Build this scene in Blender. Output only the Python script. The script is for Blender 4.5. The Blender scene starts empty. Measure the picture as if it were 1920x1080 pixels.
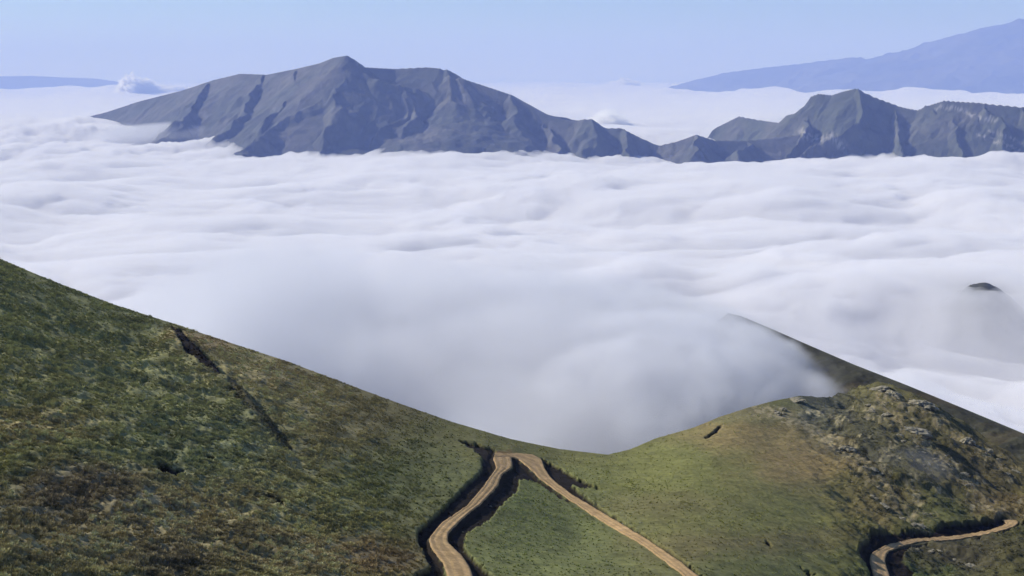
import bpy, math, random
import numpy as np
from mathutils import Vector
random.seed(7); rng = np.random.default_rng(7)
S = bpy.context.scene

# ------------------------------------------------------------------ camera
F = 2638.0; HZ = 140.0
PITCH = math.atan((540 - HZ) / F)
cam_d = bpy.data.cameras.new('camera'); cam = bpy.data.objects.new('camera', cam_d)
S.collection.objects.link(cam); S.camera = cam
cam_d.sensor_width = 36; cam_d.lens = 36 * F / 1920
cam_d.clip_start = 0.5; cam_d.clip_end = 400000
cam.location = (0, 0, 0); cam.rotation_euler = (math.pi / 2 - PITCH, 0, 0)

# ------------------------------------------------------------------ light
SUN_EL, SUN_AZ = math.radians(32), math.radians(-60)      # azimuth from +Y, clockwise positive
w = bpy.data.worlds.new('World'); S.world = w; w.use_nodes = True
nt = w.node_tree; bg = nt.nodes['Background']
sky = nt.nodes.new('ShaderNodeTexSky'); sky.sky_type = 'NISHITA'; sky.sun_disc = False
sky.sun_elevation = SUN_EL; sky.sun_rotation = SUN_AZ; sky.altitude = 2000
sky.air_density = 1.0; sky.dust_density = 0.1; sky.ozone_density = 5.0
nt.links.new(sky.outputs[0], bg.inputs[0]); bg.inputs[1].default_value = 0.092
sd = bpy.data.lights.new('sun', 'SUN'); sd.energy = 5.0; sd.angle = math.radians(0.53); sd.color = (1, 0.96, 0.91)
so = bpy.data.objects.new('sun', sd); S.collection.objects.link(so)
sv = Vector((math.sin(SUN_AZ) * math.cos(SUN_EL), math.cos(SUN_AZ) * math.cos(SUN_EL), math.sin(SUN_EL)))
so.rotation_euler = sv.to_track_quat('Z', 'Y').to_euler()
S.view_settings.view_transform = 'Standard'; S.view_settings.look = 'None'
S.view_settings.exposure = 0.08; S.view_settings.gamma = 1.0; S.view_settings.use_curve_mapping = False
cy = S.cycles
cy.max_bounces = 12; cy.volume_bounces = 9; cy.diffuse_bounces = 3; cy.transparent_max_bounces = 16
cy.use_denoising = True; cy.use_adaptive_sampling = True; cy.adaptive_threshold = 0.1; cy.adaptive_min_samples = 24; cy.adaptive_threshold = 0.02
cy.volume_step_rate = 1.0; cy.volume_max_steps = 64

# ------------------------------------------------------------------ helpers
CP, SP = math.cos(PITCH), math.sin(PITCH)
def P(u, v, r):
    """pixel of the 1920 x 1080 photograph + horizontal distance -> world point"""
    u = np.asarray(u, float); v = np.asarray(v, float)
    a = (u - 960) / F; b = (540 - v) / F
    X = a; Y = CP + b * SP; Z = -SP + b * CP
    k = r / np.hypot(X, Y)
    return X * k, Y * k, Z * k

def hsh(ix, iy, s):
    h = (ix.astype(np.int64) * 374761393 + iy.astype(np.int64) * 668265263 + s * 974634777) & 0xffffffff
    h = ((h ^ (h >> 13)) * 1274126177) & 0xffffffff
    return ((h ^ (h >> 16)) & 0xffff) / 65536.0 * 2 * math.pi
def perlin(x, y, s=0):
    xi = np.floor(x); yi = np.floor(y); fx = x - xi; fy = y - yi
    def g(ox, oy):
        a = hsh(xi + ox, yi + oy, s); return np.cos(a) * (fx - ox) + np.sin(a) * (fy - oy)
    ux = fx * fx * fx * (fx * (fx * 6 - 15) + 10); uy = fy * fy * fy * (fy * (fy * 6 - 15) + 10)
    a = g(0, 0) * (1 - ux) + g(1, 0) * ux; b = g(0, 1) * (1 - ux) + g(1, 1) * ux
    return (a * (1 - uy) + b * uy) * 1.5
def fbm(x, y, oct=4, s=0, gain=.5, lac=2.03):
    t = 0; a = 1
    for i in range(oct):
        t = t + a * perlin(x, y, s + i * 17); x = x * lac + 11.3; y = y * lac - 7.1; a *= gain
    return t
def ridged(x, y, oct=4, s=0, gain=.5):
    t = 0; a = 1
    for i in range(oct):
        t = t + a * (1 - 2 * np.abs(perlin(x, y, s + i * 17))); x = x * 2.1 + 5.7; y = y * 2.1 + 3.3; a *= gain
    return t
def sstep(a, b, x):
    t = np.clip((x - a) / (b - a), 0, 1); return t * t * (3 - 2 * t)

def tps(pts):
    """thin-plate interpolation of (u, v, value)"""
    p = np.array(pts, float); q = p[:, :2] / 500.0; n = len(p)
    d = np.linalg.norm(q[:, None] - q[None], axis=2)
    K = np.where(d > 0, d * d * np.log(d + 1e-12), 0)
    A = np.zeros((n + 3, n + 3)); A[:n, :n] = K + 1e-3 * np.eye(n)
    A[:n, n] = 1; A[:n, n + 1:] = q; A[n, :n] = 1; A[n + 1:, :n] = q.T
    c = np.linalg.solve(A, np.concatenate([p[:, 2], np.zeros(3)]))
    def f(u, v):
        a = u / 500.0; b = v / 500.0; out = c[n] + c[n + 1] * a + c[n + 2] * b
        for i in range(n):
            d2 = (a - q[i, 0]) ** 2 + (b - q[i, 1]) ** 2 + 1e-12
            out = out + c[i] * 0.5 * d2 * np.log(d2)
        return out
    return f

def seg_dist(u, v, poly):
    """distance to an open polyline, and the position along it"""
    best = np.full(u.shape, 1e9); at = np.zeros(u.shape)
    for i in range(len(poly) - 1):
        ax, ay = poly[i][:2]; bx, by = poly[i + 1][:2]; L = (bx - ax) ** 2 + (by - ay) ** 2 + 1e-9
        t = np.clip(((u - ax) * (bx - ax) + (v - ay) * (by - ay)) / L, 0, 1)
        d = np.hypot(u - ax - t * (bx - ax), v - ay - t * (by - ay))
        m = d < best; best = np.where(m, d, best); at = np.where(m, i + t, at)
    return best, at
def inside(u, v, poly):
    c = np.zeros(u.shape, bool); n = len(poly)
    for i in range(n):
        x0, y0 = poly[i]; x1, y1 = poly[(i + 1) % n]
        if y0 == y1: continue
        c ^= ((y0 > v) != (y1 > v)) & (u < (x1 - x0) * (v - y0) / (y1 - y0) + x0)
    return c
def sdf(u, v, poly):
    d, _ = seg_dist(u, v, list(poly) + [poly[0]])
    return np.where(inside(u, v, poly), d, -d)

def grid_mesh(name, X, Y, Z, mat, closed_u=False, attrs=None, smooth=True):
    R, C = X.shape
    co = np.stack([X, Y, Z], -1).reshape(-1, 3)
    i, j = np.meshgrid(np.arange(R - 1), np.arange(C if closed_u else C - 1), indexing='ij')
    j2 = (j + 1) % C
    f = np.stack([i * C + j, i * C + j2, (i + 1) * C + j2, (i + 1) * C + j], -1).reshape(-1, 4)
    return mesh_np(name, co, f, mat, attrs, smooth)
def mesh_np(name, co, f, mat, attrs=None, smooth=True, link=True):
    me = bpy.data.meshes.new(name); k = f.shape[1]
    me.vertices.add(len(co)); me.vertices.foreach_set('co', np.ascontiguousarray(co, np.float32).ravel())
    me.loops.add(f.size); me.loops.foreach_set('vertex_index', np.ascontiguousarray(f, np.int32).ravel())
    me.polygons.add(len(f)); me.polygons.foreach_set('loop_start', np.arange(0, f.size, k, dtype=np.int32))
    if smooth: me.polygons.foreach_set('use_smooth', np.ones(len(f), bool))
    me.update(calc_edges=True)
    for n, a in (attrs or {}).items():
        if a.ndim > 1 and a.shape[-1] == 3:
            at = me.attributes.new(n, 'FLOAT_COLOR', 'POINT')
            c = np.concatenate([a.reshape(-1, 3), np.ones((len(co), 1))], 1)
            at.data.foreach_set('color', c.astype(np.float32).ravel())
        else:
            at = me.attributes.new(n, 'FLOAT', 'POINT'); at.data.foreach_set('value', a.astype(np.float32).ravel())
    me.materials.append(mat)
    if not link: return me
    o = bpy.data.objects.new(name, me); S.collection.objects.link(o); return o
def tag(o, label, cat=None, kind=None, group=None):
    o['label'] = label
    if cat: o['category'] = cat
    if kind: o['kind'] = kind
    if group: o['group'] = group
    return o

# ------------------------------------------------------------------ materials
def newmat(name):
    m = bpy.data.materials.new(name); m.use_nodes = True; return m, m.node_tree, m.node_tree.nodes['Principled BSDF']
def N(nt, t, **k):
    n = nt.nodes.new(t)
    for a, b in k.items(): setattr(n, a, b)
    return n
def attr_mat(name, scale, var=.35, rough=.95, bump=0., bscale=1., detail=6):
    """surface whose colour is the mesh attribute 'col', broken up by noise"""
    m, nt, bs = newmat(name); L = nt.links
    a = N(nt, 'ShaderNodeAttribute', attribute_name='col')
    tc = N(nt, 'ShaderNodeTexCoord')
    n1 = N(nt, 'ShaderNodeTexNoise'); n1.inputs['Scale'].default_value = scale; n1.inputs['Detail'].default_value = detail
    n1.inputs['Roughness'].default_value = .65
    L.new(tc.outputs['Object'], n1.inputs['Vector'])
    mr = N(nt, 'ShaderNodeMapRange'); mr.inputs[1].default_value = .3; mr.inputs[2].default_value = .7
    mr.inputs[3].default_value = 1 - var; mr.inputs[4].default_value = 1 + var
    L.new(n1.outputs[0], mr.inputs[0])
    mx = N(nt, 'ShaderNodeVectorMath', operation='SCALE')
    L.new(a.outputs['Color'], mx.inputs[0]); L.new(mr.outputs[0], mx.inputs['Scale'])
    L.new(mx.outputs[0], bs.inputs['Base Color'])
    bs.inputs['Roughness'].default_value = rough; bs.inputs['Specular IOR Level'].default_value = .1
    if bump:
        n2 = N(nt, 'ShaderNodeTexNoise'); n2.inputs['Scale'].default_value = bscale; n2.inputs['Detail'].default_value = 8
        n2.inputs['Roughness'].default_value = .7
        L.new(tc.outputs['Object'], n2.inputs['Vector'])
        b = N(nt, 'ShaderNodeBump'); b.inputs['Strength'].default_value = 1; b.inputs['Distance'].default_value = bump
        L.new(n2.outputs[0], b.inputs['Height']); L.new(b.outputs[0], bs.inputs['Normal'])
    return m
def vol_mat(name, density, color=(1, 1, 1), aniso=0.0, absorb=(0, 0, 0)):
    m = bpy.data.materials.new(name); m.use_nodes = True; nt = m.node_tree; nt.nodes.clear()
    out = N(nt, 'ShaderNodeOutputMaterial'); v = N(nt, 'ShaderNodeVolumePrincipled')
    v.inputs['Density'].default_value = density; v.inputs['Color'].default_value = (*color, 1)
    v.inputs['Anisotropy'].default_value = aniso
    v.inputs['Absorption Color'].default_value = (*absorb, 1)
    nt.links.new(v.outputs[0], out.inputs['Volume']); return m

def fog_mat(name, c, rad, dens, nscale, step, lo=1.2, hi=1.62):
    m = vol_mat(name, .03, (.89, .90, .935)); nt = m.node_tree; v = nt.nodes['Principled Volume']; L = nt.links
    g = N(nt, 'ShaderNodeNewGeometry')
    n1 = N(nt, 'ShaderNodeTexNoise'); n1.inputs['Scale'].default_value = nscale; n1.inputs['Detail'].default_value = 5
    n1.inputs['Roughness'].default_value = .58; n1.inputs['Distortion'].default_value = .5
    L.new(g.outputs['Position'], n1.inputs['Vector'])
    a = N(nt, 'ShaderNodeVectorMath', operation='SUBTRACT'); a.inputs[1].default_value = c
    b = N(nt, 'ShaderNodeVectorMath', operation='DIVIDE'); b.inputs[1].default_value = rad
    q = N(nt, 'ShaderNodeVectorMath', operation='LENGTH')
    L.new(g.outputs['Position'], a.inputs[0]); L.new(a.outputs[0], b.inputs[0]); L.new(b.outputs[0], q.inputs[0])
    k = N(nt, 'ShaderNodeMath', operation='MULTIPLY_ADD'); k.inputs[1].default_value = -2.2; k.inputs[2].default_value = 2.2
    L.new(q.outputs['Value'], k.inputs[0])
    t = N(nt, 'ShaderNodeMath', operation='MULTIPLY_ADD'); t.inputs[1].default_value = 1.7
    L.new(n1.outputs[0], t.inputs[0]); L.new(k.outputs[0], t.inputs[2])
    mr = N(nt, 'ShaderNodeMapRange', interpolation_type='SMOOTHSTEP'); mr.inputs[1].default_value = lo; mr.inputs[2].default_value = hi
    mr.inputs[3].default_value = .0; mr.inputs[4].default_value = dens
    L.new(t.outputs[0], mr.inputs[0]); L.new(mr.outputs[0], v.inputs['Density'])
    m.cycles.volume_step_rate = step
    return m
M_GROUND = attr_mat('grassy_slope', .9, .35, bump=.12, bscale=1.6)
M_ROCK_MT = attr_mat('mountain_rock', .01, .22, bump=14, bscale=.012)
M_FAR = attr_mat('far_mountain_rock', .002, .15)
M_CLOUD = vol_mat('cloud', 1 / 46.0, (.976, .974, .991))
M_CUM = vol_mat('cumulus', 1 / 60.0, (1, 1, 1))
M_HAZE = vol_mat('haze_air', 0.000038, (.34, .46, 1.0), 0, (.5, .5, .5))

# ------------------------------------------------------------------ valley floor
D = -500.0
co = np.array([[-99e3, -59e3, 0], [99e3, -59e3, 0], [99e3, 99e3, 0], [-99e3, 99e3, 0]], float) + [0, 0, -900]
m, nt_, bs = newmat('valley_grass'); bs.inputs['Base Color'].default_value = (.06, .07, .035, 1); bs.inputs['Roughness'].default_value = 1
nz = N(nt_, 'ShaderNodeTexNoise'); nz.inputs['Scale'].default_value = .001
cr = N(nt_, 'ShaderNodeValToRGB'); cr.color_ramp.elements[0].color = (.03, .04, .02, 1); cr.color_ramp.elements[1].color = (.09, .09, .05, 1)
tc = N(nt_, 'ShaderNodeTexCoord'); nt_.links.new(tc.outputs['Object'], nz.inputs['Vector'])
nt_.links.new(nz.outputs[0], cr.inputs[0]); nt_.links.new(cr.outputs[0], bs.inputs['Base Color'])
tag(mesh_np('valley_ground', co, np.array([[0, 1, 2, 3]]), m, smooth=False), 'flat valley floor under the sea of clouds', 'ground', 'structure')

# ------------------------------------------------------------------ mountains
def az_of(u): return np.arctan2((np.asarray(u, float) - 960) / F, CP)   # azimuth on the horizon line
def mountain(name, label, crest, spurs, u0, u1, r0, r1, nc, nr, mat, k, base, colf, noise, warp=60., seed=0, steep=None, spurk=None, cliff=0., cat='mountain'):
    az = np.linspace(az_of(u0), az_of(u1), nc)[None]; rr = np.linspace(r0, r1, nr)[:, None]
    X = np.sin(az) * rr; Y = np.cos(az) * rr
    wl = noise[0]
    wx = X + warp * fbm(X / wl, Y / wl, 4, seed); wy = Y + warp * fbm(X / wl, Y / wl, 4, seed + 50)
    H = np.full(X.shape, -1e5)
    for li, line in enumerate([crest] + spurs):
        pl = [P(*p) for p in line]
        kk = k if li == 0 else k * (spurk.get(li - 1, 1.12) if spurk else 1.12)
        # the crest keeps its measured outline: it is warped less
        qx, qy = (X, Y) if li == 0 else (wx, wy)
        for a, b in zip(pl[:-1], pl[1:]):
            L = (b[0] - a[0]) ** 2 + (b[1] - a[1]) ** 2
            t = np.clip(((qx - a[0]) * (b[0] - a[0]) + (qy - a[1]) * (b[1] - a[1])) / L, 0, 1)
            d = np.hypot(qx - a[0] - t * (b[0] - a[0]), qy - a[1] - t * (b[1] - a[1]))
            h = a[2] + t * (b[2] - a[2]) - kk * d * (1 - .22 * sstep(0, 1400, d)) - cliff * np.minimum(d, 45.)
            m = np.maximum(H, h); H = m
    dc, _ = seg_dist(X, Y, [P(*p)[:2] for p in crest])
    fade = sstep(0, noise[3], dc)
    H = H + noise[1] * (ridged(wx / noise[2], wy / noise[2], 5, seed + 9) - .3) * (.08 + .92 * fade)
    H = np.maximum(H, base)
    gy = np.gradient(H, axis=0) / np.gradient(Y, axis=0)
    col = colf(X, Y, H, np.abs(gy))
    o = grid_mesh(name, X, Y, H, mat, attrs={'col': col})
    return tag(o, label, cat, 'structure')

def mtcol(a, b, c, s=400., pale=()):
    a, b, c = map(np.array, (a, b, c))
    def f(X, Y, H, g):
        n = sstep(-.5, .6, fbm(X / s, Y / s, 5, 3))[..., None]; n2 = sstep(.15, .7, fbm(X / (s * .3), Y / (s * .3), 4, 8))[..., None]
        col = a * (1 - n) + b * n; col = col * (1 - .5 * n2) + c * .5 * n2
        for (line, wd) in pale:
            pl = [P(*p) for p in line]
            U = 960 + F * np.tan(np.arctan2(X, Y)) * CP; rr_ = np.hypot(X, Y); V = HZ - H / rr_ * F
            d, _ = seg_dist(U, V, [p[:2] for p in line])
            mk = .7 * sstep(wd, wd * .2, d + 3.5 * fbm(U / 9, V / 9, 3, 4))[..., None] * sstep(-.3, .2, fbm(U / 6, V / 6, 3, 41))[..., None]
            col = col * (1 - mk) + np.array((.42, .40, .37)) * mk
        return col
    return f

crest1 = [(60, 250, 12700), (100, 232, 12600), (150, 222, 12500), (200, 210, 12350), (260, 190, 12100), (340, 170, 11700), (400, 150, 11300),
          (450, 138, 11000), (500, 140, 10700), (560, 128, 10400), (600, 118, 10200), (625, 108, 10100), (650, 104, 10000), (665, 112, 10000),
          (685, 126, 10020), (740, 129, 10100), (800, 126, 10050), (825, 128, 10000), (860, 145, 9950), (900, 158, 9900), (960, 178, 9800),
          (1000, 200, 9700), (1040, 222, 9600), (1075, 226, 9550), (1110, 223, 9500), (1135, 240, 9480), (1165, 240, 9450), (1200, 258, 9400),
          (1235, 273, 9380), (1265, 266, 9350), (1305, 252, 9350), (1340, 263, 9400), (1400, 263, 9450), (1465, 256, 9500), (1520, 250, 9550)]
spurs1 = [
    [(650, 104, 10000), (618, 178, 9700), (548, 228, 9420), (450, 286, 9050)],
    [(650, 104, 10000), (640, 170, 9700), (628, 200, 9480), (612, 290, 9000)],
    [(665, 112, 10000), (705, 150, 9820), (768, 160, 9740), (752, 210, 9480), (700, 262, 9200), (672, 295, 9020)],
    [(768, 160, 9740), (765, 220, 9380), (755, 292, 9020)],
    [(835, 130, 10000), (850, 180, 9700), (812, 240, 9300), (812, 295, 9000)],
    [(860, 145, 9950), (905, 200, 9600), (915, 292, 9020)],
    [(960, 178, 9800), (970, 235, 9400), (1000, 292, 9000)],
    [(1040, 222, 9600), (1045, 290, 9050)], [(1110, 223, 9500), (1100, 290, 9050)], [(1165, 240, 9450), (1175, 292, 9050)],
    [(500, 140, 10700), (455, 200, 10100), (400, 262, 9700)], [(400, 150, 11300), (350, 215, 10600), (300, 260, 10200)],
    [(560, 128, 10400), (545, 180, 9900), (500, 240, 9500)],
    [(1305, 252, 9350), (1290, 290, 9020)], [(1400, 263, 9450), (1390, 295, 9020)],
]
mountain('mountain', 'big bare grey-blue mountain rising from the sea of clouds', crest1, spurs1, 20, 1560, 8400, 13600, 900, 420,
         M_ROCK_MT, .78, -700, mtcol((.095, .105, .092), (.135, .135, .122), (.06, .068, .065)), (420., 12., 380., 140.), 90., 1, spurk={4: .62, 6: .8, 0: .95})
crest2 = [(1335, 245, 11000), (1345, 238, 11000), (1385, 218, 10900), (1430, 226, 10600), (1460, 230, 10300), (1475, 216, 10150), (1495, 212, 10000),
          (1512, 205, 9900), (1521, 180, 9860), (1535, 175, 9840), (1560, 178, 9800), (1580, 171, 9750), (1605, 165, 9700), (1640, 182, 9680), (1690, 200, 9640),
          (1720, 206, 9600), (1745, 196, 9560), (1770, 188, 9520), (1830, 192, 9460), (1920, 201, 9400), (2100, 215, 9300), (2300, 240, 9200)]
spurs2 = [[(1605, 165, 9700), (1625, 220, 9450), (1560, 262, 9200), (1500, 290, 9050)], [(1512, 205, 9900), (1510, 250, 9400), (1480, 290, 9050)],
          [(1690, 200, 9640), (1680, 250, 9350), (1700, 292, 9050)], [(1745, 196, 9560), (1790, 240, 9300), (1800, 295, 9020)],
          [(1830, 192, 9460), (1880, 235, 9250), (1895, 298, 9000)], [(1920, 201, 9400), (1960, 295, 9000)]]
pale2 = [([(1742, 200, 1), (1770, 196, 1), (1800, 208, 1), (1850, 220, 1)], 6), ([(1818, 245, 1), (1860, 258, 1), (1900, 272, 1)], 5),
         ([(1495, 245, 1), (1520, 258, 1), (1550, 250, 1), (1570, 268, 1)], 12), ([(1840, 240, 1), (1890, 252, 1), (1905, 262, 1)], 4)]
mountain('rocky_mountain', 'dark craggy mountain with pale cliff bands at the right edge', crest2, spurs2, 1300, 2350, 8500, 11800, 620, 360,
         M_ROCK_MT, .85, -700, mtcol((.085, .095, .07), (.12, .12, .10), (.05, .06, .045), pale=pale2), (260., 16., 240., 90.), 45., 21, cliff=.9)
crest3 = [(u_, v_, r_ * .873) for u_, v_, r_ in [(1250, 230, 58000), (1315, 165, 58000), (1328, 148, 58000), (1355, 137, 57500), (1430, 127, 57000), (1500, 119, 56500), (1600, 107, 56000), (1625, 110, 56000), (1640, 107, 56000),
          (1700, 93, 55500), (1760, 77, 55000), (1790, 73, 55000), (1840, 52, 55000), (1880, 45, 55000), (1920, 35, 55000), (1980, 32, 55000), (2200, 40, 55000), (2500, 60, 55000)]]
mountain('far_mountain', 'distant blue mountain slope fading in haze at the top right', crest3,
         [[(1700, 93, 48500), (1690, 172, 44500)], [(1840, 52, 48000), (1850, 172, 43500)], [(1500, 119, 49400), (1480, 170, 46000)], [(1620, 107, 48800), (1600, 172, 45000)], [(1770, 75, 48000), (1780, 172, 44000)], [(1920, 35, 48000), (1930, 172, 43000)]],
         1240, 2550, 40000, 58000, 420, 160, M_FAR, .42, -700, mtcol((.05, .06, .05), (.10, .10, .08), (.03, .04, .03), s=2500.), (2200., 110., 1500., 900.), 300., 33)
crest4 = [(-900, 143, 58000), (-300, 140, 58000), (0, 143, 58000), (60, 142, 58000), (120, 145, 58000), (180, 147, 58000), (215, 152, 58500), (260, 160, 59000), (330, 178, 60000)]
mountain('haze_band_ridge', 'low ridge shape standing in for the blue haze band at the far left', crest4, [], -1000, 420, 52000, 66000, 300, 90, M_FAR, .35, -700,  # added solid shape that stands in for a band of horizon haze
         mtcol((.07, .08, .07), (.12, .12, .10), (.05, .06, .05), s=2500.), (1800., 40., 1500., 500.), 300., 43)

# ------------------------------------------------------------------ near hillside
skyl = np.array([(-700, 190, 330), (-300, 340, 335), (0, 485, 340), (100, 527, 340), (200, 566, 338), (320, 605, 336), (430, 642, 335), (540, 678, 335), (650, 720, 335),
                 (750, 757, 336), (850, 792, 338), (960, 824, 342), (1050, 842, 348), (1140, 853, 352), (1180, 843, 360), (1230, 822, 375), (1300, 802, 395),
                 (1350, 781, 410), (1400, 765, 425), (1450, 752, 445), (1500, 742, 460), (1550, 745, 475), (1590, 738, 490), (1612, 722, 500), (1640, 718, 505),
                 (1670, 724, 503), (1700, 738, 500), (1750, 762, 495), (1800, 795, 490), (1860, 835, 480), (1920, 872, 470), (2100, 975, 440), (2600, 1180, 380)], float)
def skyv(u): return np.interp(u, skyl[:, 0], skyl[:, 1])
pts = [(a, b, math.log(c)) for a, b, c in skyl[::2]] + [(a, b, math.log(c)) for a, b, c in [
    (0, 1080, 120), (0, 900, 155), (0, 780, 190), (0, 620, 255), (-600, 1080, 110), (-600, 700, 170), (0, 1250, 95), (480, 1250, 108),
    (250, 1080, 132), (250, 900, 175), (250, 740, 240), (480, 1080, 143), (480, 900, 195), (480, 760, 262), (650, 1080, 158), (650, 900, 220), (650, 800, 275),
    (860, 1080, 176), (820, 980, 212), (900, 900, 262), (960, 1250, 135), (960, 860, 308), (1090, 1000, 245), (1100, 920, 290), (1080, 1080, 192),
    (1300, 1080, 207), (1300, 960, 275), (1300, 870, 335), (1400, 1000, 265), (1450, 900, 338), (1450, 830, 390), (1500, 1250, 180), (1550, 1080, 255), (1640, 1040, 300),
    (1600, 950, 345), (1600, 850, 405), (1700, 850, 420), (1750, 1080, 300), (1780, 1005, 345), (1900, 1080, 315), (1900, 980, 378), (1900, 920, 430), (2500, 1300, 260), (1950, 1250, 240)]]
lr = tps(pts)
def RR(u, v): return np.exp(lr(np.asarray(u, float), np.asarray(v, float)))

road_a_l = [(927, 853), (922, 858), (930, 877), (907, 910), (873, 950), (827, 980), (802, 1010), (807, 1027), (830, 1057), (838, 1085), (842, 1110)]
road_a_r = [(957, 852), (962, 862), (962, 877), (942, 888), (935, 910), (907, 940), (870, 970), (841, 1000), (841, 1017), (870, 1043), (885, 1067), (890, 1085), (893, 1110)]
road_b_l = [(924, 857), (940, 857), (957, 857), (972, 861), (990, 877), (1010, 897), (1073, 941), (1140, 985), (1207, 1023), (1273, 1073), (1310, 1105)]
road_b_r = [(926, 850), (960, 850), (995, 851), (1011, 855), (1018, 864), (1022, 880), (1040, 903), (1073, 927), (1140, 967), (1207, 1007), (1280, 1056), (1335, 1100)]
road_c_l = [(1877, 974), (1888, 982), (1848, 996), (1786, 1005), (1713, 1010), (1660, 1022), (1632, 1037), (1629, 1051), (1636, 1080), (1640, 1105)]
road_c_r = [(1905, 975), (1913, 979), (1901, 989), (1848, 1003), (1786, 1013), (1723, 1016), (1689, 1025), (1665, 1035), (1660, 1051), (1670, 1080), (1674, 1105)]
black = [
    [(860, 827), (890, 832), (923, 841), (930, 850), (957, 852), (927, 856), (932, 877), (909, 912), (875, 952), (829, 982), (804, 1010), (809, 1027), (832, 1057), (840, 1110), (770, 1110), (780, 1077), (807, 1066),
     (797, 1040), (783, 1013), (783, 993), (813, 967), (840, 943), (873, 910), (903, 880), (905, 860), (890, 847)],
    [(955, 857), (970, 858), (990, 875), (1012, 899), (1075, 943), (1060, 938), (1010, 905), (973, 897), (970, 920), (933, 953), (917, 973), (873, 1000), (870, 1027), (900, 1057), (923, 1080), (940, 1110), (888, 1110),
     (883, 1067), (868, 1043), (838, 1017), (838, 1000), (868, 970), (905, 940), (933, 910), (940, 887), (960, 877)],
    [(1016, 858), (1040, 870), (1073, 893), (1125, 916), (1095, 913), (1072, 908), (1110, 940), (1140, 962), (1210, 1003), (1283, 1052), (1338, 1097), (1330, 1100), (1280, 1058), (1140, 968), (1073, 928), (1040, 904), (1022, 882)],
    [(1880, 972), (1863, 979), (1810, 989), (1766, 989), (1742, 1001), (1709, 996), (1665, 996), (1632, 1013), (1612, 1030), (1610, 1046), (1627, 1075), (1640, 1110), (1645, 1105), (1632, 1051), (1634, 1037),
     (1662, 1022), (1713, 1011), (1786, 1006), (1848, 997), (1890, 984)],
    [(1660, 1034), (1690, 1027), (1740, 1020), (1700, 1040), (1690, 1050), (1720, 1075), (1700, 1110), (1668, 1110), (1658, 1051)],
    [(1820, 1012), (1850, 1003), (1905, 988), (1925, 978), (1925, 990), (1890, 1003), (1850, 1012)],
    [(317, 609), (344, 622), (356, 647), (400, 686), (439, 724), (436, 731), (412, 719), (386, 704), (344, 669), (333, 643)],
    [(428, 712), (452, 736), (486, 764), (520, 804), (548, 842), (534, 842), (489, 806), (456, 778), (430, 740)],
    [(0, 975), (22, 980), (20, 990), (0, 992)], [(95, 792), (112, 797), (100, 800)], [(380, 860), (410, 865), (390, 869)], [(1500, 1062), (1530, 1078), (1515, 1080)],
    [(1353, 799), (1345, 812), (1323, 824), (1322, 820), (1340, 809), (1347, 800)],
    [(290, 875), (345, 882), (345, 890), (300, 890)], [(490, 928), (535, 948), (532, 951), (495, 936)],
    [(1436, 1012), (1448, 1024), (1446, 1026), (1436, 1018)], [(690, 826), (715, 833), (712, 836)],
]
# colour blobs: (u, v, radius_u, radius_v, colour)
C_G = (.060, .078, .032); C_BR = (.112, .088, .048)
blobs = [
    (150, 620, 260, 110, (.060, .066, .034)), (330, 740, 200, 90, (.070, .078, .044)), (430, 830, 150, 70, (.060, .070, .042)), (100, 720, 160, 60, (.078, .080, .042)),
    (600, 780, 140, 90, (.098, .088, .050)), (380, 640, 60, 25, (.115, .082, .055)), (480, 700, 120, 40, (.110, .092, .056)), (750, 900, 120, 60, (.076, .088, .044)),
    (640, 960, 160, 40, (.095, .098, .050)), (200, 1010, 260, 60, (.088, .081, .053)), (150, 930, 120, 40, (.068, .060, .046)), (560, 1040, 140, 40, (.098, .088, .056)),
    (400, 960, 160, 50, (.096, .087, .056)), (700, 1040, 80, 30, (.110, .088, .058)), (60, 800, 120, 30, (.100, .088, .050)), (320, 1060, 60, 40, (.045, .042, .034)),
    (730, 1000, 60, 18, (.105, .108, .055)), (1040, 980, 110, 70, (.080, .096, .046)), (1000, 1060, 110, 40, (.085, .100, .048)), (980, 930, 40, 30, (.085, .102, .048)),
    (1250, 880, 160, 40, (.100, .110, .045)), (1400, 960, 200, 40, (.098, .105, .045)), (1250, 950, 120, 22, (.085, .080, .045)), (1400, 1020, 160, 25, (.088, .082, .045)),
    (1500, 870, 100, 40, (.150, .118, .066)), (1400, 820, 90, 22, (.150, .124, .068)), (1560, 930, 60, 30, (.120, .112, .055)), (1480, 1060, 120, 30, (.082, .092, .042)),
    (1560, 770, 60, 28, (.075, .080, .070)), (1620, 840, 60, 40, (.062, .070, .060)), (1640, 740, 50, 22, (.125, .122, .068)), (1700, 800, 80, 40, (.105, .100, .060)),
    (1840, 880, 80, 50, (.088, .081, .053)), (1800, 1040, 90, 25, (.070, .068, .055)), (1760, 960, 70, 25, (.072, .085, .045)), (1880, 950, 50, 25, (.105, .085, .05)),
    (1050, 850, 120, 18, (.082, .086, .04)), (900, 815, 100, 20, (.075, .078, .038)), (942, 845, 16, 5, (.13, .07, .045)), (1420, 775, 60, 10, (.11, .105, .065)),
    (1690, 1080, 60, 20, (.07, .10, .045)), (1650, 950, 60, 25, (.13, .112, .07)), (1900, 1050, 50, 25, (.07, .07, .04)),
]
U = np.linspace(-640, 2500, 1330)[None]
nsv = 560
s = np.linspace(0, 1, nsv)[:, None] ** 1.12
V0 = skyv(U); V = V0 + (1240 - V0) * s + 0 * U; UU = U + 0 * V
r = RR(UU, V); X, Y, Z = P(UU, V, r)
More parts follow.
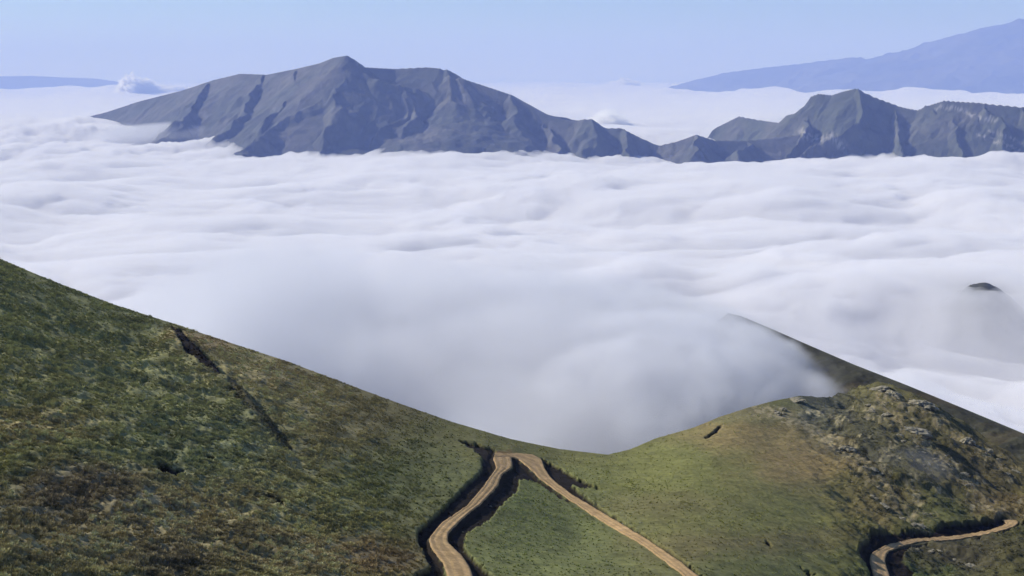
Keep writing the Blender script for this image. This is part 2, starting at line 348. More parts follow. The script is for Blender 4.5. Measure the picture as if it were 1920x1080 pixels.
def relief(X, Y, U_, V_):
    rough = .35 + .9 * sstep(760, 420, U_) * sstep(0, 60, V_ - skyv(U_)) + .9 * sstep(1480, 1620, U_ + .3 * (860 - V_))
    z = .9 * fbm(X / 26, Y / 26, 3, 60) * rough + .35 * ridged(X / 7, Y / 7, 3, 70) * rough + .16 * fbm(X / 1.6, Y / 1.6, 3, 80) * rough
    return z
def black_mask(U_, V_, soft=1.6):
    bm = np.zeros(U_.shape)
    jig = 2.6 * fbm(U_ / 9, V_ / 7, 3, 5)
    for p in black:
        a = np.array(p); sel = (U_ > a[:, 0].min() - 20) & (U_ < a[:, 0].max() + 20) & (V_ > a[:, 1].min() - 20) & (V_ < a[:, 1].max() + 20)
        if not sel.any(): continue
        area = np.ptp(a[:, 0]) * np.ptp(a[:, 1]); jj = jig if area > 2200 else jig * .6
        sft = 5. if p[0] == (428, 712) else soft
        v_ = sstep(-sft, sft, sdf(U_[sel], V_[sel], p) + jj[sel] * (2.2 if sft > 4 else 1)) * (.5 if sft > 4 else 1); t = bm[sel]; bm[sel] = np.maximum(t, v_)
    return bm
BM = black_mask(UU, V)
road_polys = [road_a_l + road_a_r[::-1], road_b_l + road_b_r[::-1], road_c_l + road_c_r[::-1]]
RM = np.full(UU.shape, -1e3)
for p in road_polys: RM = np.maximum(RM, sdf(UU, V, p))
flat = sstep(-10, 0, RM)
dz = relief(X, Y, UU, V) * (1 - flat) * sstep(0, 40, V - V0 + 12)
dz -= .75 * BM * (1 - sstep(-4, 0, RM)); dz -= .12 * flat
# darker gullies on the rocky hill and tussock hummocks
gul = sstep(1500, 1600, UU) * (1 - flat) * (1 - BM)
dz += 1.3 * gul * (ridged((X * .8 + Y * .6) / 16, (Y * .8 - X * .6) / 40, 4, 90) - .4)
step_line = [(312, 600), (340, 630), (395, 690), (436, 728), (475, 765), (510, 812), (560, 868), (610, 905)]
ds, at_s = seg_dist(UU, V, step_line)
left_of = UU < np.interp(V, [p[1] for p in step_line], [p[0] for p in step_line])
sgn = np.where(left_of, 1., -1.) * ds
stepw = np.exp(-np.clip(sgn, 0, None) / 90) * sstep(-9, 5, sgn + 3 * fbm(UU / 12, V / 12, 3, 77)) * sstep(6.9, 3.5, at_s) * sstep(.2, 1.3, at_s)
dz = dz + 2.0 * stepw
Z = Z + dz
col = np.zeros(UU.shape + (3,)); wt = np.full(UU.shape, .12); col += np.array((.08, .085, .042)) * .12
ju = UU + 30 * fbm(UU / 60, V / 30, 3, 11); jv = V + 12 * fbm(UU / 60, V / 30, 3, 12)
for (a, b, ra, rb, c) in blobs:
    g = np.exp(-(((ju - a) / ra) ** 2 + ((jv - b) / rb) ** 2) * 1.1); wt += g; col += g[..., None] * np.array(c)
col /= wt[..., None]
n1 = fbm(X / 9, Y / 9, 4, 100); n2 = fbm(X / 2.2, Y / 2.2, 3, 110)
lefty = sstep(800, 500, UU)
col *= (1 + (.16 + .12 * lefty) * n1 + (.10 + .12 * lefty) * n2)[..., None]
# exposed pale rock on the right hill
rk = sstep(.10, .5, fbm(UU / 46 + V / 60, V / 24 - UU / 70, 4, 130)) * sstep(1470, 1540, UU - 1.0 * (V - 800)) * sstep(1000, 960, V) * sstep(6, 30, V - V0) * (1 - BM)
rk *= sstep(-.25, .35, fbm(UU / 9, V / 7, 3, 131))
col = col * (1 - rk[..., None] * .8) + np.array((.27, .25, .18)) * (rk[..., None] * .8)
for rl_, rw_ in (([(1420, 768), (1500, 792), (1570, 835), (1640, 905), (1700, 960), (1735, 1003)], 16), ([(1640, 735), (1680, 790), (1712, 815), (1760, 868), (1830, 930), (1870, 970)], 15), ([(1665, 745), (1740, 780), (1815, 838), (1885, 890)], 10)):
    rd, _ = seg_dist(UU + 14 * fbm(UU / 22, V / 16, 3, 151), V + 6 * fbm(UU / 22, V / 16, 3, 152), rl_)
    band = sstep(rw_, rw_ * .3, rd) * sstep(-.35, .25, fbm(UU / 11, V / 6, 4, 153)) * (1 - BM)
    col = col * (1 - .65 * band[..., None]) + np.array((.25, .22, .155)) * .65 * band[..., None]
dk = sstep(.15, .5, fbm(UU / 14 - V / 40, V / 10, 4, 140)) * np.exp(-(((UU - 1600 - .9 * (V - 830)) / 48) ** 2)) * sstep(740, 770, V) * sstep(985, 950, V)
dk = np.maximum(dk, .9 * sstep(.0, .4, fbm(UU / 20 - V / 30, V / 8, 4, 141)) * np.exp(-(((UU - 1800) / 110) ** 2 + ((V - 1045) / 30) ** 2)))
dk = np.maximum(dk, .85 * sstep(.05, .45, fbm(UU / 42, V / 15, 4, 142)) * np.exp(-(((UU - 170) / 230) ** 2 + ((V - 970) / 95) ** 2)))  # shadow patches in the lower-left brush, painted as darker ground
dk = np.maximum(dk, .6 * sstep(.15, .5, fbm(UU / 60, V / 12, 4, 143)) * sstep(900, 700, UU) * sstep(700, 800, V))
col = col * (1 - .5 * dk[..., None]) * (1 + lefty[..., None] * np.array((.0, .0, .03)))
shaded_soil = np.array((.015, .012, .011))  # near-black shade of road banks and gully painted into the soil colour
col = col * (1 - BM[..., None]) + shaded_soil * BM[..., None]
col = np.clip(col * np.array((1.08, 1, .8)) * (1 + (.85 + 1.1 * lefty[..., None] - .75 * sstep(1480, 1640, UU)[..., None]) * (1 - BM[..., None])), .004, .6)
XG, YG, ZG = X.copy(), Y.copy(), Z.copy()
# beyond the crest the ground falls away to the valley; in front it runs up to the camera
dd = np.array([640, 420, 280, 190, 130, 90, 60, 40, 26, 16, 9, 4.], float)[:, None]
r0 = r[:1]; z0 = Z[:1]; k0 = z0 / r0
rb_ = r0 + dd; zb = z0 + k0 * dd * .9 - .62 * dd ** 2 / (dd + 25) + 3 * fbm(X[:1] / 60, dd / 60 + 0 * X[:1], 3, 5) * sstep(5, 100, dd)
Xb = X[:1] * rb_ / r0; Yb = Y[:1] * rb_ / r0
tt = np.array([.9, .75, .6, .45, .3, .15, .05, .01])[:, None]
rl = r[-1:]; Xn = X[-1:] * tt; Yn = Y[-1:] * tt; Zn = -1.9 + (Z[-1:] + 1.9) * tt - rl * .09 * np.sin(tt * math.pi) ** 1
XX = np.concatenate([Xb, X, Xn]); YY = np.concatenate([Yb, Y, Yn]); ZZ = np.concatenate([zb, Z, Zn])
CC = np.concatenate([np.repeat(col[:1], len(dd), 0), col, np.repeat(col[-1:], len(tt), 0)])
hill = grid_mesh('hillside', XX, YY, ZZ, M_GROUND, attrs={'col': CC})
tag(hill, 'grassy green and brown hillside falling to the clouds', 'hillside', 'structure')

# ------------------------------------------------------------------ roads
def make_road(name, le, ri, label, n=260, lift=0.):
    def res(e, m):
        e = np.array(e, float); t = np.concatenate([[0], np.cumsum(np.hypot(*np.diff(e, axis=0).T))]); t /= t[-1]
        q = np.linspace(0, 1, m); xs = np.interp(q, t, e[:, 0]); ys = np.interp(q, t, e[:, 1])
        k = np.ones(9) / 9
        xp = np.pad(xs, 4, mode='edge'); yp = np.pad(ys, 4, mode='edge')
        return np.convolve(xp, k, 'valid'), np.convolve(yp, k, 'valid')
    lx, ly = res(le, n); rx, ry = res(ri, n)
    jl = 1.6 * fbm(np.arange(n) / 9., np.zeros(n), 3, 3); jr = 1.6 * fbm(np.arange(n) / 9., np.ones(n) * 9, 3, 4)
    m = 17; t = np.linspace(0, 1, m)[:, None]
    u = lx[None] * (1 - t) + rx[None] * t; v = ly[None] * (1 - t) + ry[None] * t
    v = v + (jl * (1 - t) + jr * t)
    x, y, z = P(u, v, RR(u, v))
    rut = np.exp(-((t - .3) / .07) ** 2) + np.exp(-((t - .7) / .07) ** 2)
    z = z + .08 + lift - .06 * rut + .03 * fbm(x / 1.5, y / 1.5, 3, 6)
    z[0] -= .5; z[-1] -= .5
    c = np.array((.46, .31, .15)) * (1 + .2 * (rut - .4) + .22 * fbm(x / 3, y / 3, 4, 7))[..., None]
    edge = (sstep(.16, 0, t) + sstep(.84, 1, t))[..., None] * .4
    c = c * (1 - edge) + np.array((.25, .18, .11)) * edge
    o = grid_mesh(name, x, y, z, M_ROAD, attrs={'col': c})
    return tag(o, label, 'road', 'structure')
M_ROAD = attr_mat('dirt', 1.3, .25, bump=.08, bscale=3)
make_road('dirt_road', road_a_l, road_a_r, 'pale dirt track winding down from the hairpin between black banks')
make_road('dirt_road', road_b_l, road_b_r, 'straight dirt track running down right from the hairpin', lift=.03)
make_road('dirt_road', road_c_l, road_c_r, 'short hooked dirt track below the rocky hill at the lower right')

# ------------------------------------------------------------------ the ridge behind
sk2 = np.array([(1000, 1000, 1000), (1150, 1000, 960), (1230, 860, 940), (1290, 720, 930), (1325, 640, 915), (1345, 602, 905), (1365, 587, 900), (1390, 593, 885), (1450, 618, 850), (1500, 640, 825), (1600, 683, 765),
                (1700, 722, 710), (1800, 763, 670), (1920, 813, 620), (2100, 890, 560), (2500, 1050, 470)], float)
U2 = np.linspace(1010, 2480, 620)[None]; s2 = np.linspace(0, 1, 150)[:, None]
V2s = np.interp(U2, sk2[:, 0], sk2[:, 1]); R2s = np.interp(U2, sk2[:, 0], sk2[:, 2])
V2 = V2s + 190 * s2; R2 = R2s - 150 * s2
x2, y2, z2 = P(U2 + 0 * V2, V2, R2)
z2 = z2 + (1.2 * ridged(x2 / 30, y2 / 30, 4, 200) + .5 * fbm(x2 / 6, y2 / 6, 4, 201)) * sstep(0, .12, s2)
cc = np.array((.040, .040, .026)) * (1 + .45 * fbm(x2 / 25, y2 / 25, 4, 210) + .3 * fbm(x2 / 5, y2 / 5, 3, 211))[..., None] + np.array((.02, .012, .004)) * sstep(0, .5, fbm(x2 / 40, y2 / 40, 3, 212))[..., None]
rb2 = R2s + dd; zb2 = z2[:1] + (z2[:1] / R2s) * dd * .95 - .6 * dd ** 2 / (dd + 30)
x2 = np.concatenate([x2[:1] * rb2 / R2s, x2]); y2 = np.concatenate([y2[:1] * rb2 / R2s, y2]); z2 = np.concatenate([zb2, z2])
cc = np.concatenate([np.repeat(cc[:1], len(dd), 0), cc])
tag(grid_mesh('back_ridge', x2, y2, z2, M_GROUND, attrs={'col': np.clip(cc, .01, 1)}), 'dark ridge behind the rocky hill with fog against its left end', 'hillside', 'structure')

def knob(name, label, u, v, r, wx_, wy_, h, colr, seed, ext=1.6):
    a = np.linspace(-ext, ext, 110)
    gx, gy = np.meshgrid(a, a); x, y, z = P(u, v, r)
    rr_ = np.hypot(gx, gy)
    gx = gx * wx_; gy = gy * wy_
    hz_ = z - h * (rr_ ** 1.5) + h * .12 * fbm(gx / wx_ * 3, gy / wy_ * 3, 4, seed) * sstep(0, .5, rr_)
    c = np.array(colr) * (1 + .4 * fbm(gx / wx_ * 6, gy / wy_ * 6, 4, seed + 3))[..., None]
    return tag(grid_mesh(name, x + gx, y + gy, hz_, M_GROUND, attrs={'col': np.clip(c, .01, 1)}), label, 'hill', 'structure')
knob('hilltop', 'faint rounded hilltop showing through fog behind the saddle', 1020, 823, 700, 17, 30, 9, (.06, .06, .04), 15)

# ------------------------------------------------------------------ sea of clouds
def cloud_top(X, Y):
    r = np.hypot(X, Y)
    w1 = fbm(X / 900, Y / 700, 3, 300); w2 = fbm(X / 900, Y / 700, 3, 310)
    x = X + 260 * w1; y = Y + 220 * w2
    far = sstep(3000, 16000, r)
    h = 36 * fbm(x / 430, y / 560, 4, 320, gain=.40) * (1 - .6 * far) + 62 * fbm(X / 1900, Y / 2100, 3, 330)
    h = h + 8 * (1 - np.abs(fbm(x / 190, y / 230, 3, 340)) * 2) * (1 - far) + 60 * far * fbm(X / 9000, Y / 5000, 3, 350) * .5
    z = D + h
    # local rises against the mountains
    U_ = 960 + F * np.tan(np.arctan2(X, np.maximum(Y, 1))) * CP
    z = z + 180 * sstep(30000, 40000, r) * sstep(60000, 52000, r) * fbm(X / 2600, Y / 6000, 4, 351)
    near_mt = np.exp(-((r - 10000) / 1500) ** 2)
    z = z + near_mt * 30 * fbm(X / 210, Y / 260, 4, 390, gain=.6)
    z = z - 30 * near_mt * np.exp(-((U_ - 1340) / 130) ** 2)
    nn = fbm(X / 300, Y / 300, 4, 391)
    z = z + 120 * sstep(300, 190, U_ + 40 * nn) * sstep(9500, 11300, r) * sstep(14500, 12500, r) * (1 + .3 * nn)
    z = z + (90 + 60 * nn) * np.exp(-(((U_ - 262) / 32) ** 2 + ((r - 11200) / 500) ** 2)) + (75 + 60 * nn) * np.exp(-(((U_ - 425) / 42) ** 2 + ((r - 9900) / 500) ** 2))
    z = z + 9 * np.abs(fbm(x / 130, y / 110, 3, 395)) * sstep(5000, 2500, r)
    # a low cliff of cloud at the right, and a dense core under the fog bank
    z = z + 42 * sstep(-.1, .5, (r - 2850 + 160 * w1 + 70 * fbm(X / 160, Y / 160, 4, 380)) / 260) * sstep(4600, 3300, r) * sstep(1330, 1480, U_ + 60 * w2)
    hx_, hy_, hz_ = P(1846, 530, 2950)
    g = np.exp(-((X - hx_) ** 2 + (Y - hy_) ** 2) / 190. ** 2)
    return z * (1 - g) + (hz_ - 13 + 5 * fbm(X / 60, Y / 60, 3, 397)) * g
def lobe_of(X, Y, wdt=1.):
    dx = X - 40.; dy = Y - 820.
    ex = np.where(dx > 0, dx / 150., dx / 230.) / wdt; ey = np.where(dy > 0, dy / 430., dy / 430.) / wdt
    return np.sqrt(ex ** 2 + ey ** 2) + .16 * fbm(X / 120, Y / 120, 4, 360)
def core_top(X, Y):
    lobe = sstep(1.9, .3, lobe_of(X, Y, .95))
    z = cloud_top(X, Y)
    return np.maximum(z, z * (1 - lobe) + (-166 + 26 * fbm(X / 120, Y / 150, 4, 370)) * lobe)
az = np.concatenate([np.linspace(-math.pi, -.52, 60)[:-1], np.linspace(-.52, .52, 640), np.linspace(.52, math.pi, 60)[1:-1]])[None]
rn = np.linspace(20, 1700, 150)[:, None]
iv = np.linspace(1 / 1712., 1 / 93000., 330)[:, None]
rr = np.concatenate([rn, 1 / iv])
rr = np.where(np.cos(az) < .3, np.minimum(rr, rr * 58 / 93 + 0), rr)
X, Y = np.sin(az) * rr, np.cos(az) * rr
Zc = core_top(X, Y)
zbot = -880.
X = np.concatenate([X[:1] * .01, X, X[-1:], X[:1] * .01]); Y = np.concatenate([Y[:1] * .01, Y, Y[-1:], Y[:1] * .01])
Zc = np.concatenate([Zc[:1], Zc, np.full_like(Zc[:1], zbot), np.full_like(Zc[:1], zbot)])
# the ring is closed: top rows, rim, underside, and the small inner wall
R_, C_ = X.shape
co = np.stack([X, Y, Zc], -1).reshape(-1, 3)
i, j = np.meshgrid(np.arange(R_), np.arange(C_), indexing='ij'); j2 = (j + 1) % C_; i2 = (i + 1) % R_
f = np.stack([i * C_ + j, i * C_ + j2, i2 * C_ + j2, i2 * C_ + j], -1).reshape(-1, 4)
tag(mesh_np('cloud_sea', co, f, M_CLOUD), 'white sea of clouds filling the valleys with a fog bank behind the saddle', 'clouds', 'stuff')


knob('hilltop', 'small dark hilltop just poking out of the clouds at the right', 1846, 530, 3000, 36, 60, 17, (.06, .06, .04), 5, 4.5)

# fog: closed lumpy shells round air whose density thins out towards the shell
def shell(name, c, rad, mat, nu=72, nv=40, rough=.1, sd_=0, flat=None):
    th = np.linspace(0, 2 * math.pi, nu + 1)[:-1][None]; ph = np.linspace(1e-3, math.pi - 1e-3, nv)[:, None]
    x = np.sin(ph) * np.cos(th); y = np.sin(ph) * np.sin(th); z = np.cos(ph) + 0 * th
    k = 1 + rough * (fbm(x * 2 + 5 + sd_, y * 2 + z * 1.7, 4, 500 + sd_) + .6 * np.abs(fbm(x * 5 + z * 3, y * 5 + sd_, 3, 520 + sd_)))
    x, y, z = x * k, y * k, z * k
    if flat is not None: z = np.maximum(z, flat)
    co = np.stack([c[0] + x * rad[0], c[1] + y * rad[1], c[2] + z * rad[2]], -1).reshape(-1, 3)
    i, j = np.meshgrid(np.arange(nv - 1), np.arange(nu), indexing='ij'); j2 = (j + 1) % nu
    f = np.stack([i * nu + j, (i + 1) * nu + j, (i + 1) * nu + j2, i * nu + j2], -1).reshape(-1, 4)
    t = len(co); me_co = np.concatenate([co, [[c[0], c[1], co[:nu, 2].mean()], [c[0], c[1], co[-nu:, 2].mean()]]])
    bm_f = [tuple(q) for q in f.tolist()] + [(t, a, (a + 1) % nu) for a in range(nu)] + [(t + 1, t - nu + (a + 1) % nu, t - nu + a) for a in range(nu)]
    me = bpy.data.meshes.new(name); me.from_pydata(me_co.tolist(), [], bm_f); me.materials.append(mat)
    for p in me.polygons: p.use_smooth = True
    o = bpy.data.objects.new(name, me); S.collection.objects.link(o); return o
fc, fr = (-75, 850, -335), (400, 560, 270)
tag(shell('fog_bank', fc, fr, fog_mat('fog', fc, fr, .028, .009, .2), rough=.0), 'soft grey fog bank drifting up behind the grassy saddle', 'fog', 'stuff')
mx_, my_, mz_ = [float(a) for a in P(1705, 882, RR(1705, 882))]
mc, mr_ = (mx_, my_, mz_ + .5), (15, 20, 6.5)
wx_, wy_, wz_ = [float(a) for a in P(1288, 724, 770)]
wc, wr = (wx_, wy_, wz_), (104, 150, 45)
tag(shell('fog_bank', wc, wr, fog_mat('drifting_fog', wc, wr, .055, .020, .2, 1.2, 1.6), rough=.0), 'small drift of fog hiding the left end of the dark back ridge', 'fog', 'stuff')
gx_, gy_, gz_ = [float(a) for a in P(1105, 640, 900)]
gc, gr = (gx_, gy_, gz_), (135, 170, 52)
tag(shell('fog_bank', gc, gr, fog_mat('fog_dome', gc, gr, .02, .016, .2, 1.25, 1.75), rough=.0), 'shaded rounded dome of fog rising behind the saddle right of centre', 'fog', 'stuff')
tag(shell('mist_wisp', mc, mr_, fog_mat('mist', mc, mr_, .007, .2, .5), 40, 20, rough=.0), 'thin wisp of mist lying in the hollow of the rocky hill', 'mist', 'stuff')
hx_, hy_, hz__ = [float(a) for a in P(330, 252, 10700)]
hc, hr = (hx_, hy_, hz__), (900, 700, 120)
tag(shell('mist_bank', hc, hr, fog_mat('foot_mist', hc, hr, .006, .004, .12, 1.3, 2.0), rough=0), 'soft mist lapping over the left foot of the big mountain', 'mist', 'stuff')
# small cumulus heads standing out of the sea of clouds
for (u_, v_, r_, wd, hg, dp, sd_, lb) in [
        (252, 173, 40000, 460, 380, 700, 1, 'small bright cumulus head left of the big mountain on the horizon'),
        (1172, 163, 56000, 560, 260, 900, 2, 'small white cumulus head on the horizon right of the big mountain'),
        (1140, 236, 14300, 170, 130, 400, 3, 'low white cumulus head behind the right shoulder of the big mountain')]:
    x_, y_, z_ = [float(a) for a in P(u_, v_, r_)]
    tag(shell('cumulus_cloud', (x_, y_, z_), (wd, dp, hg), M_CUM, 96, 60, rough=.42, sd_=sd_, flat=-.9), lb, 'cloud', 'thing')
    if sd_ == 1:
        tag(shell('cumulus_cloud', (x_ + 700, y_ + 300, z_ - 30), (700, dp, 190), M_CUM, 96, 60, rough=.3, sd_=7, flat=-.6), 'flat hazy cumulus shelf beside the bright cumulus head at the left', 'cloud', 'thing')

# ------------------------------------------------------------------ air
def box(name, lo, hi, mat):
    (a, b, c), (d, e, f_) = lo, hi
    co = np.array([(a, b, c), (d, b, c), (d, e, c), (a, e, c), (a, b, f_), (d, b, f_), (d, e, f_), (a, e, f_)], float)
    f = np.array([(0, 3, 2, 1), (4, 5, 6, 7), (0, 1, 5, 4), (1, 2, 6, 5), (2, 3, 7, 6), (3, 0, 4, 7)])
    return mesh_np(name, co, f, mat, smooth=False)
tag(box('haze', (-100e3, -60e3, -901), (100e3, 100e3, 2100), M_HAZE), 'thin blue haze in the air between the viewer and the far mountains', 'haze', 'stuff')

# ------------------------------------------------------------------ grass tussocks and low shrubs on the hillside
def leaf_mat():
    m, nt, bs = newmat('tussock_leaf'); L = nt.links
    a = N(nt, 'ShaderNodeAttribute', attribute_name='tcol', attribute_type='INSTANCER'); L.new(a.outputs['Color'], bs.inputs['Base Color'])
    bs.inputs['Roughness'].default_value = .9; bs.inputs['Specular IOR Level'].default_value = .1
    return m
M_LEAF = leaf_mat()
protos = []
for k in range(4):
    vs, fs = [], []
    for b in range(26):
        a = rng.uniform(0, 2 * math.pi); rad = rng.uniform(0, .42); lean = rng.uniform(.1, .6); h = rng.uniform(.35, 1.) * (1 - .5 * rad)
        bx_, by_ = rad * math.cos(a), rad * math.sin(a); w_ = rng.uniform(.09, .17); t = rng.uniform(0, math.pi)
        px_, py_ = w_ * math.cos(t), w_ * math.sin(t); n0 = len(vs)
        vs += [(bx_ - px_, by_ - py_, -.12), (bx_ + px_, by_ + py_, -.12), (bx_ + lean * math.cos(a) * .6 + px_ * .8, by_ + lean * math.sin(a) * .6 + py_ * .8, h * .7), (bx_ + lean * math.cos(a), by_ + lean * math.sin(a), h)]
        fs += [(n0, n0 + 1, n0 + 2), (n0, n0 + 2, n0 + 3)]
    me = bpy.data.meshes.new('tussock_clump'); me.from_pydata(vs, [], fs); me.materials.append(M_LEAF); protos.append(me)
def samp(A, fi, fj):
    i = np.clip(fi.astype(int), 0, A.shape[0] - 2); j = np.clip(fj.astype(int), 0, A.shape[1] - 2); a = fi - i; b = fj - j
    if A.ndim == 3: a = a[:, None]; b = b[:, None]
    return (A[i, j] * (1 - a) * (1 - b) + A[i + 1, j] * a * (1 - b) + A[i, j + 1] * (1 - a) * b + A[i + 1, j + 1] * a * b)
G = dict(X=XG, Y=YG, Z=ZG, U=UU, V=V, B=BM, R=RM, C=col)
npt = 700000
fj = rng.uniform(0, UU.shape[1] - 1.01, npt); fi = rng.uniform(1, UU.shape[0] - 1.01, npt)
u = samp(UU, fi, fj); v = samp(V, fi, fj)
n_big = fbm(u / 45, v / 22, 4, 600); n_sm = fbm(u / 12, v / 8, 3, 601)
pL = .75 * sstep(860, 560, u) * sstep(-.5, .25, n_big) + .05
pL += .5 * np.exp(-(((u - 1000) / 120) ** 2 + ((v - 960) / 60) ** 2)) * .2
pL += .22 * sstep(.0, .4, n_big) * np.exp(-(((v - (905 + .28 * (u - 1150))) / 28) ** 2)) * sstep(1100, 1160, u) * sstep(1620, 1500, u)
pL += .35 * sstep(1560, 1640, u) * sstep(-.1, .3, n_big)
pL *= 1 - samp(BM, fi, fj) * .85; pL *= (samp(RM, fi, fj) < -5); pL *= (u > -120) & (u < 2040) & (v < 1160)
keep = rng.uniform(0, 1, npt) < pL
fi, fj, u, v, n_big, n_sm = [a[keep] for a in (fi, fj, u, v, n_big, n_sm)]
x = samp(XG, fi, fj); y = samp(YG, fi, fj); z = samp(ZG, fi, fj); c = samp(col, fi, fj)
c = c * (rng.uniform(1.25, 2.0, (len(x), 1)) + .5 * (u > 860)[:, None]) * (1 + .25 * n_sm[:, None]) + np.array((.012, .006, .0)) * rng.uniform(0, 1, (len(x), 1))
sc = rng.uniform(.14, .38, len(x)) * (1 + .6 * sstep(.1, .6, n_sm)) * np.where(u > 860, .7, 1.0)
for k in range(4):
    sel = np.arange(len(x)) % 4 == k
    me = bpy.data.meshes.new('tussocks'); co = np.stack([x[sel], y[sel], z[sel]], -1)
    me.vertices.add(len(co)); me.vertices.foreach_set('co', co.astype(np.float32).ravel())
    at = me.attributes.new('tcol', 'FLOAT_COLOR', 'POINT'); at.data.foreach_set('color', np.concatenate([np.clip(c[sel], .004, .5), np.ones((sel.sum(), 1))], 1).astype(np.float32).ravel())
    at = me.attributes.new('tscale', 'FLOAT', 'POINT'); at.data.foreach_set('value', sc[sel].astype(np.float32))
    at = me.attributes.new('trot', 'FLOAT_VECTOR', 'POINT')
    rv = np.zeros((sel.sum(), 3), np.float32); rv[:, 2] = rng.uniform(0, 6.28, sel.sum()); at.data.foreach_set('vector', rv.ravel())
    o = bpy.data.objects.new('tussock_grass', me); S.collection.objects.link(o)
    tag(o, 'rough tussock grass and low scrub covering the hillside', 'grass', 'stuff')
    ng = bpy.data.node_groups.new('scatter', 'GeometryNodeTree'); ng.is_modifier = True
    ng.interface.new_socket('Geometry', in_out='INPUT', socket_type='NodeSocketGeometry'); ng.interface.new_socket('Geometry', in_out='OUTPUT', socket_type='NodeSocketGeometry')
    gi = ng.nodes.new('NodeGroupInput'); go = ng.nodes.new('NodeGroupOutput'); ip = ng.nodes.new('GeometryNodeInstanceOnPoints'); L = ng.links
    L.new(gi.outputs[0], ip.inputs['Points']); L.new(ip.outputs[0], go.inputs[0])
    # the clump itself is read from a small hidden source object
    src = bpy.data.objects.new('tussock_clump', protos[k]); 
    oi = ng.nodes.new('GeometryNodeObjectInfo'); oi.inputs['Object'].default_value = src; L.new(oi.outputs['Geometry'], ip.inputs['Instance'])
    for nm, ty, sk in (('tscale', 'FLOAT', 'Scale'), ('trot', 'FLOAT_VECTOR', 'Rotation')):
        na = ng.nodes.new('GeometryNodeInputNamedAttribute'); na.data_type = ty; na.inputs['Name'].default_value = nm; L.new(na.outputs['Attribute'], ip.inputs[sk])
    md = o.modifiers.new('scatter', 'NODES'); md.node_group = ng

# ------------------------------------------------------------------ rocks
M_STONE, nts, bs = newmat('lichen_rock')
tc = N(nts, 'ShaderNodeTexCoord'); nz = N(nts, 'ShaderNodeTexNoise'); nz.inputs['Scale'].default_value = 2.2; nz.inputs['Detail'].default_value = 8
cr = N(nts, 'ShaderNodeValToRGB'); cr.color_ramp.elements[0].position = .35; cr.color_ramp.elements[1].position = .68
cr.color_ramp.elements[0].color = (.12, .115, .08, 1); cr.color_ramp.elements[1].color = (.40, .35, .24, 1)
nts.links.new(tc.outputs['Object'], nz.inputs['Vector']); nts.links.new(nz.outputs[0], cr.inputs[0]); nts.links.new(cr.outputs[0], bs.inputs['Base Color'])
bs.inputs['Roughness'].default_value = .95
bp = N(nts, 'ShaderNodeBump'); bp.inputs['Distance'].default_value = .25; nts.links.new(nz.outputs[0], bp.inputs['Height']); nts.links.new(bp.outputs[0], bs.inputs['Normal'])
import bmesh
def rock_mesh(sd_):
    bm = bmesh.new(); bmesh.ops.create_icosphere(bm, subdivisions=4, radius=1)
    co = np.array([v_.co[:] for v_ in bm.verts])
    k = 1 + .30 * fbm(co[:, 0] * 1.3 + sd_, co[:, 1] * 1.3 + co[:, 2], 3, 700 + sd_) + .12 * ridged(co[:, 0] * 3 + sd_, co[:, 1] * 3 + co[:, 2] * 2, 3, 720 + sd_)
    for v_, kk, c_ in zip(bm.verts, k, co):
        z_ = c_[2] * kk; q = .22
        z_ = (math.floor(z_ / q) + min(1, ((z_ / q) % 1) * 3)) * q          # ledges of the bedding
        v_.co = (c_[0] * kk, c_[1] * kk, z_)
    me = bpy.data.meshes.new('rock'); bm.to_mesh(me); bm.free(); me.materials.append(M_STONE); return me
rocks = [rock_mesh(i_) for i_ in range(6)]
jj_all = np.arange(UU.shape[1])
def ground_at(u_, v_):
    j_ = float(np.interp(u_, U[0], jj_all)); v0_ = skyv(u_); s_ = np.clip((v_ - v0_) / (1240 - v0_), 0, 1) ** (1 / 1.12); i_ = s_ * (nsv - 1)
    a_ = np.array([i_]); b_ = np.array([j_]); return [float(samp(A, a_, b_)[0]) for A in (XG, YG, ZG)]
def put_rock(u_, v_, wpx, hpx, label, group=None, k=0):
    x_, y_, z_ = ground_at(u_, v_); r_ = math.hypot(x_, y_); wd = wpx / F * r_ / 2; ht = hpx / F * r_ / 2
    o = bpy.data.objects.new('rock_outcrop' if wpx > 12 else 'boulder', rocks[k % 6]); S.collection.objects.link(o)
    o.location = (x_, y_, z_ - ht * .15); o.scale = (wd, wd * random.uniform(.7, 1.2), ht * .95); o.rotation_euler = (random.uniform(-.12, .12), random.uniform(-.25, .25), random.uniform(-.4, .4))
    tag(o, label, 'rock', None, group)
put_rock(1715, 817, 58, 18, 'largest pale rock outcrop, a broad oval slab on the rocky hill', k=0)
put_rock(1812, 838, 24, 18, 'round pale outcrop right of the broad oval slab', k=1)
put_rock(1640, 727, 52, 9, 'pale cap rock on the round summit of the rocky hill', k=2)
put_rock(1490, 752, 34, 8, 'grey ledge on the crest left of the rocky summit', k=3)
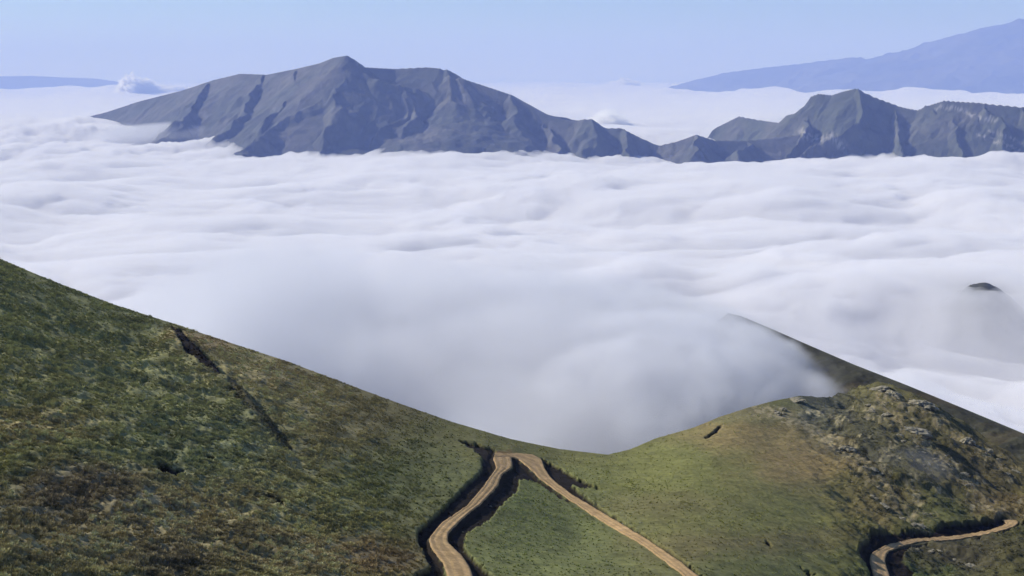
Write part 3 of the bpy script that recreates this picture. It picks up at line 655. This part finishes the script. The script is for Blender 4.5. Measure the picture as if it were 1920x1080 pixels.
chains = [
    ([(1600, 745), (1640, 775), (1675, 800)], 22, 9, 'pale boulder in the string running down right from the rocky summit'),
    ([(1660, 735), (1720, 760), (1745, 790)], 15, 8, 'small pale boulder on the upper shoulder above the broad oval slab'),
    ([(1680, 835), (1720, 860), (1760, 870)], 18, 9, 'pale boulder scattered just below the broad oval slab'),
    ([(1830, 845), (1870, 868), (1885, 895)], 18, 8, 'pale boulder in the line sloping down near the right edge'),
    ([(1730, 880), (1790, 895), (1850, 950)], 22, 9, 'pale boulder on the slope above the hooked dirt track'),
    ([(1510, 800), (1570, 835), (1620, 880), (1660, 915)], 34, 8, 'pale boulder along the rocky rib left of the dark hollow'),
    ([(1560, 885), (1600, 915), (1618, 945)], 12, 5, 'small stone in the thin line crossing the brown slope'),
    ([(1640, 930), (1690, 970), (1730, 1000)], 30, 10, 'broken pale rock in the scree ending above the hooked track'),
    ([(1420, 762), (1450, 770), (1480, 775)], 10, 5, 'small pale stone just under the left crest of the rocky hill'),
    ([(1700, 1025), (1760, 1045), (1850, 1065)], 20, 9, 'rock on the dark stony bank below the hooked track')]
for ci, (ln, n_, sz, lb) in enumerate(chains):
    for q_ in range(int(n_ * .5)):
        t = random.random() * (len(ln) - 1); i_ = int(t); t -= i_
        u_ = ln[i_][0] * (1 - t) + ln[i_ + 1][0] * t + random.gauss(0, 10); v_ = ln[i_][1] * (1 - t) + ln[i_ + 1][1] * t + random.gauss(0, 6)
        if v_ < skyv(u_) + 6 or black_mask(np.array([u_]), np.array([v_]))[0] > .5: continue
        w_ = sz * random.lognormvariate(.1, .55); put_rock(u_, v_, w_, w_ * random.uniform(.25, .45), lb, lb.replace('boulder', 'boulders', 1).replace('stone', 'stones', 1)[:60], random.randrange(6))
for (u_, v_) in [(573, 772), (463, 776), (186, 851), (700, 790), (360, 985), (130, 760), (545, 868), (920, 942), (868, 990)]:
    put_rock(u_, v_, 5, 4, 'small pale stone lying in the grass of the left hillside', 'small stones on the left hillside', random.randrange(6))
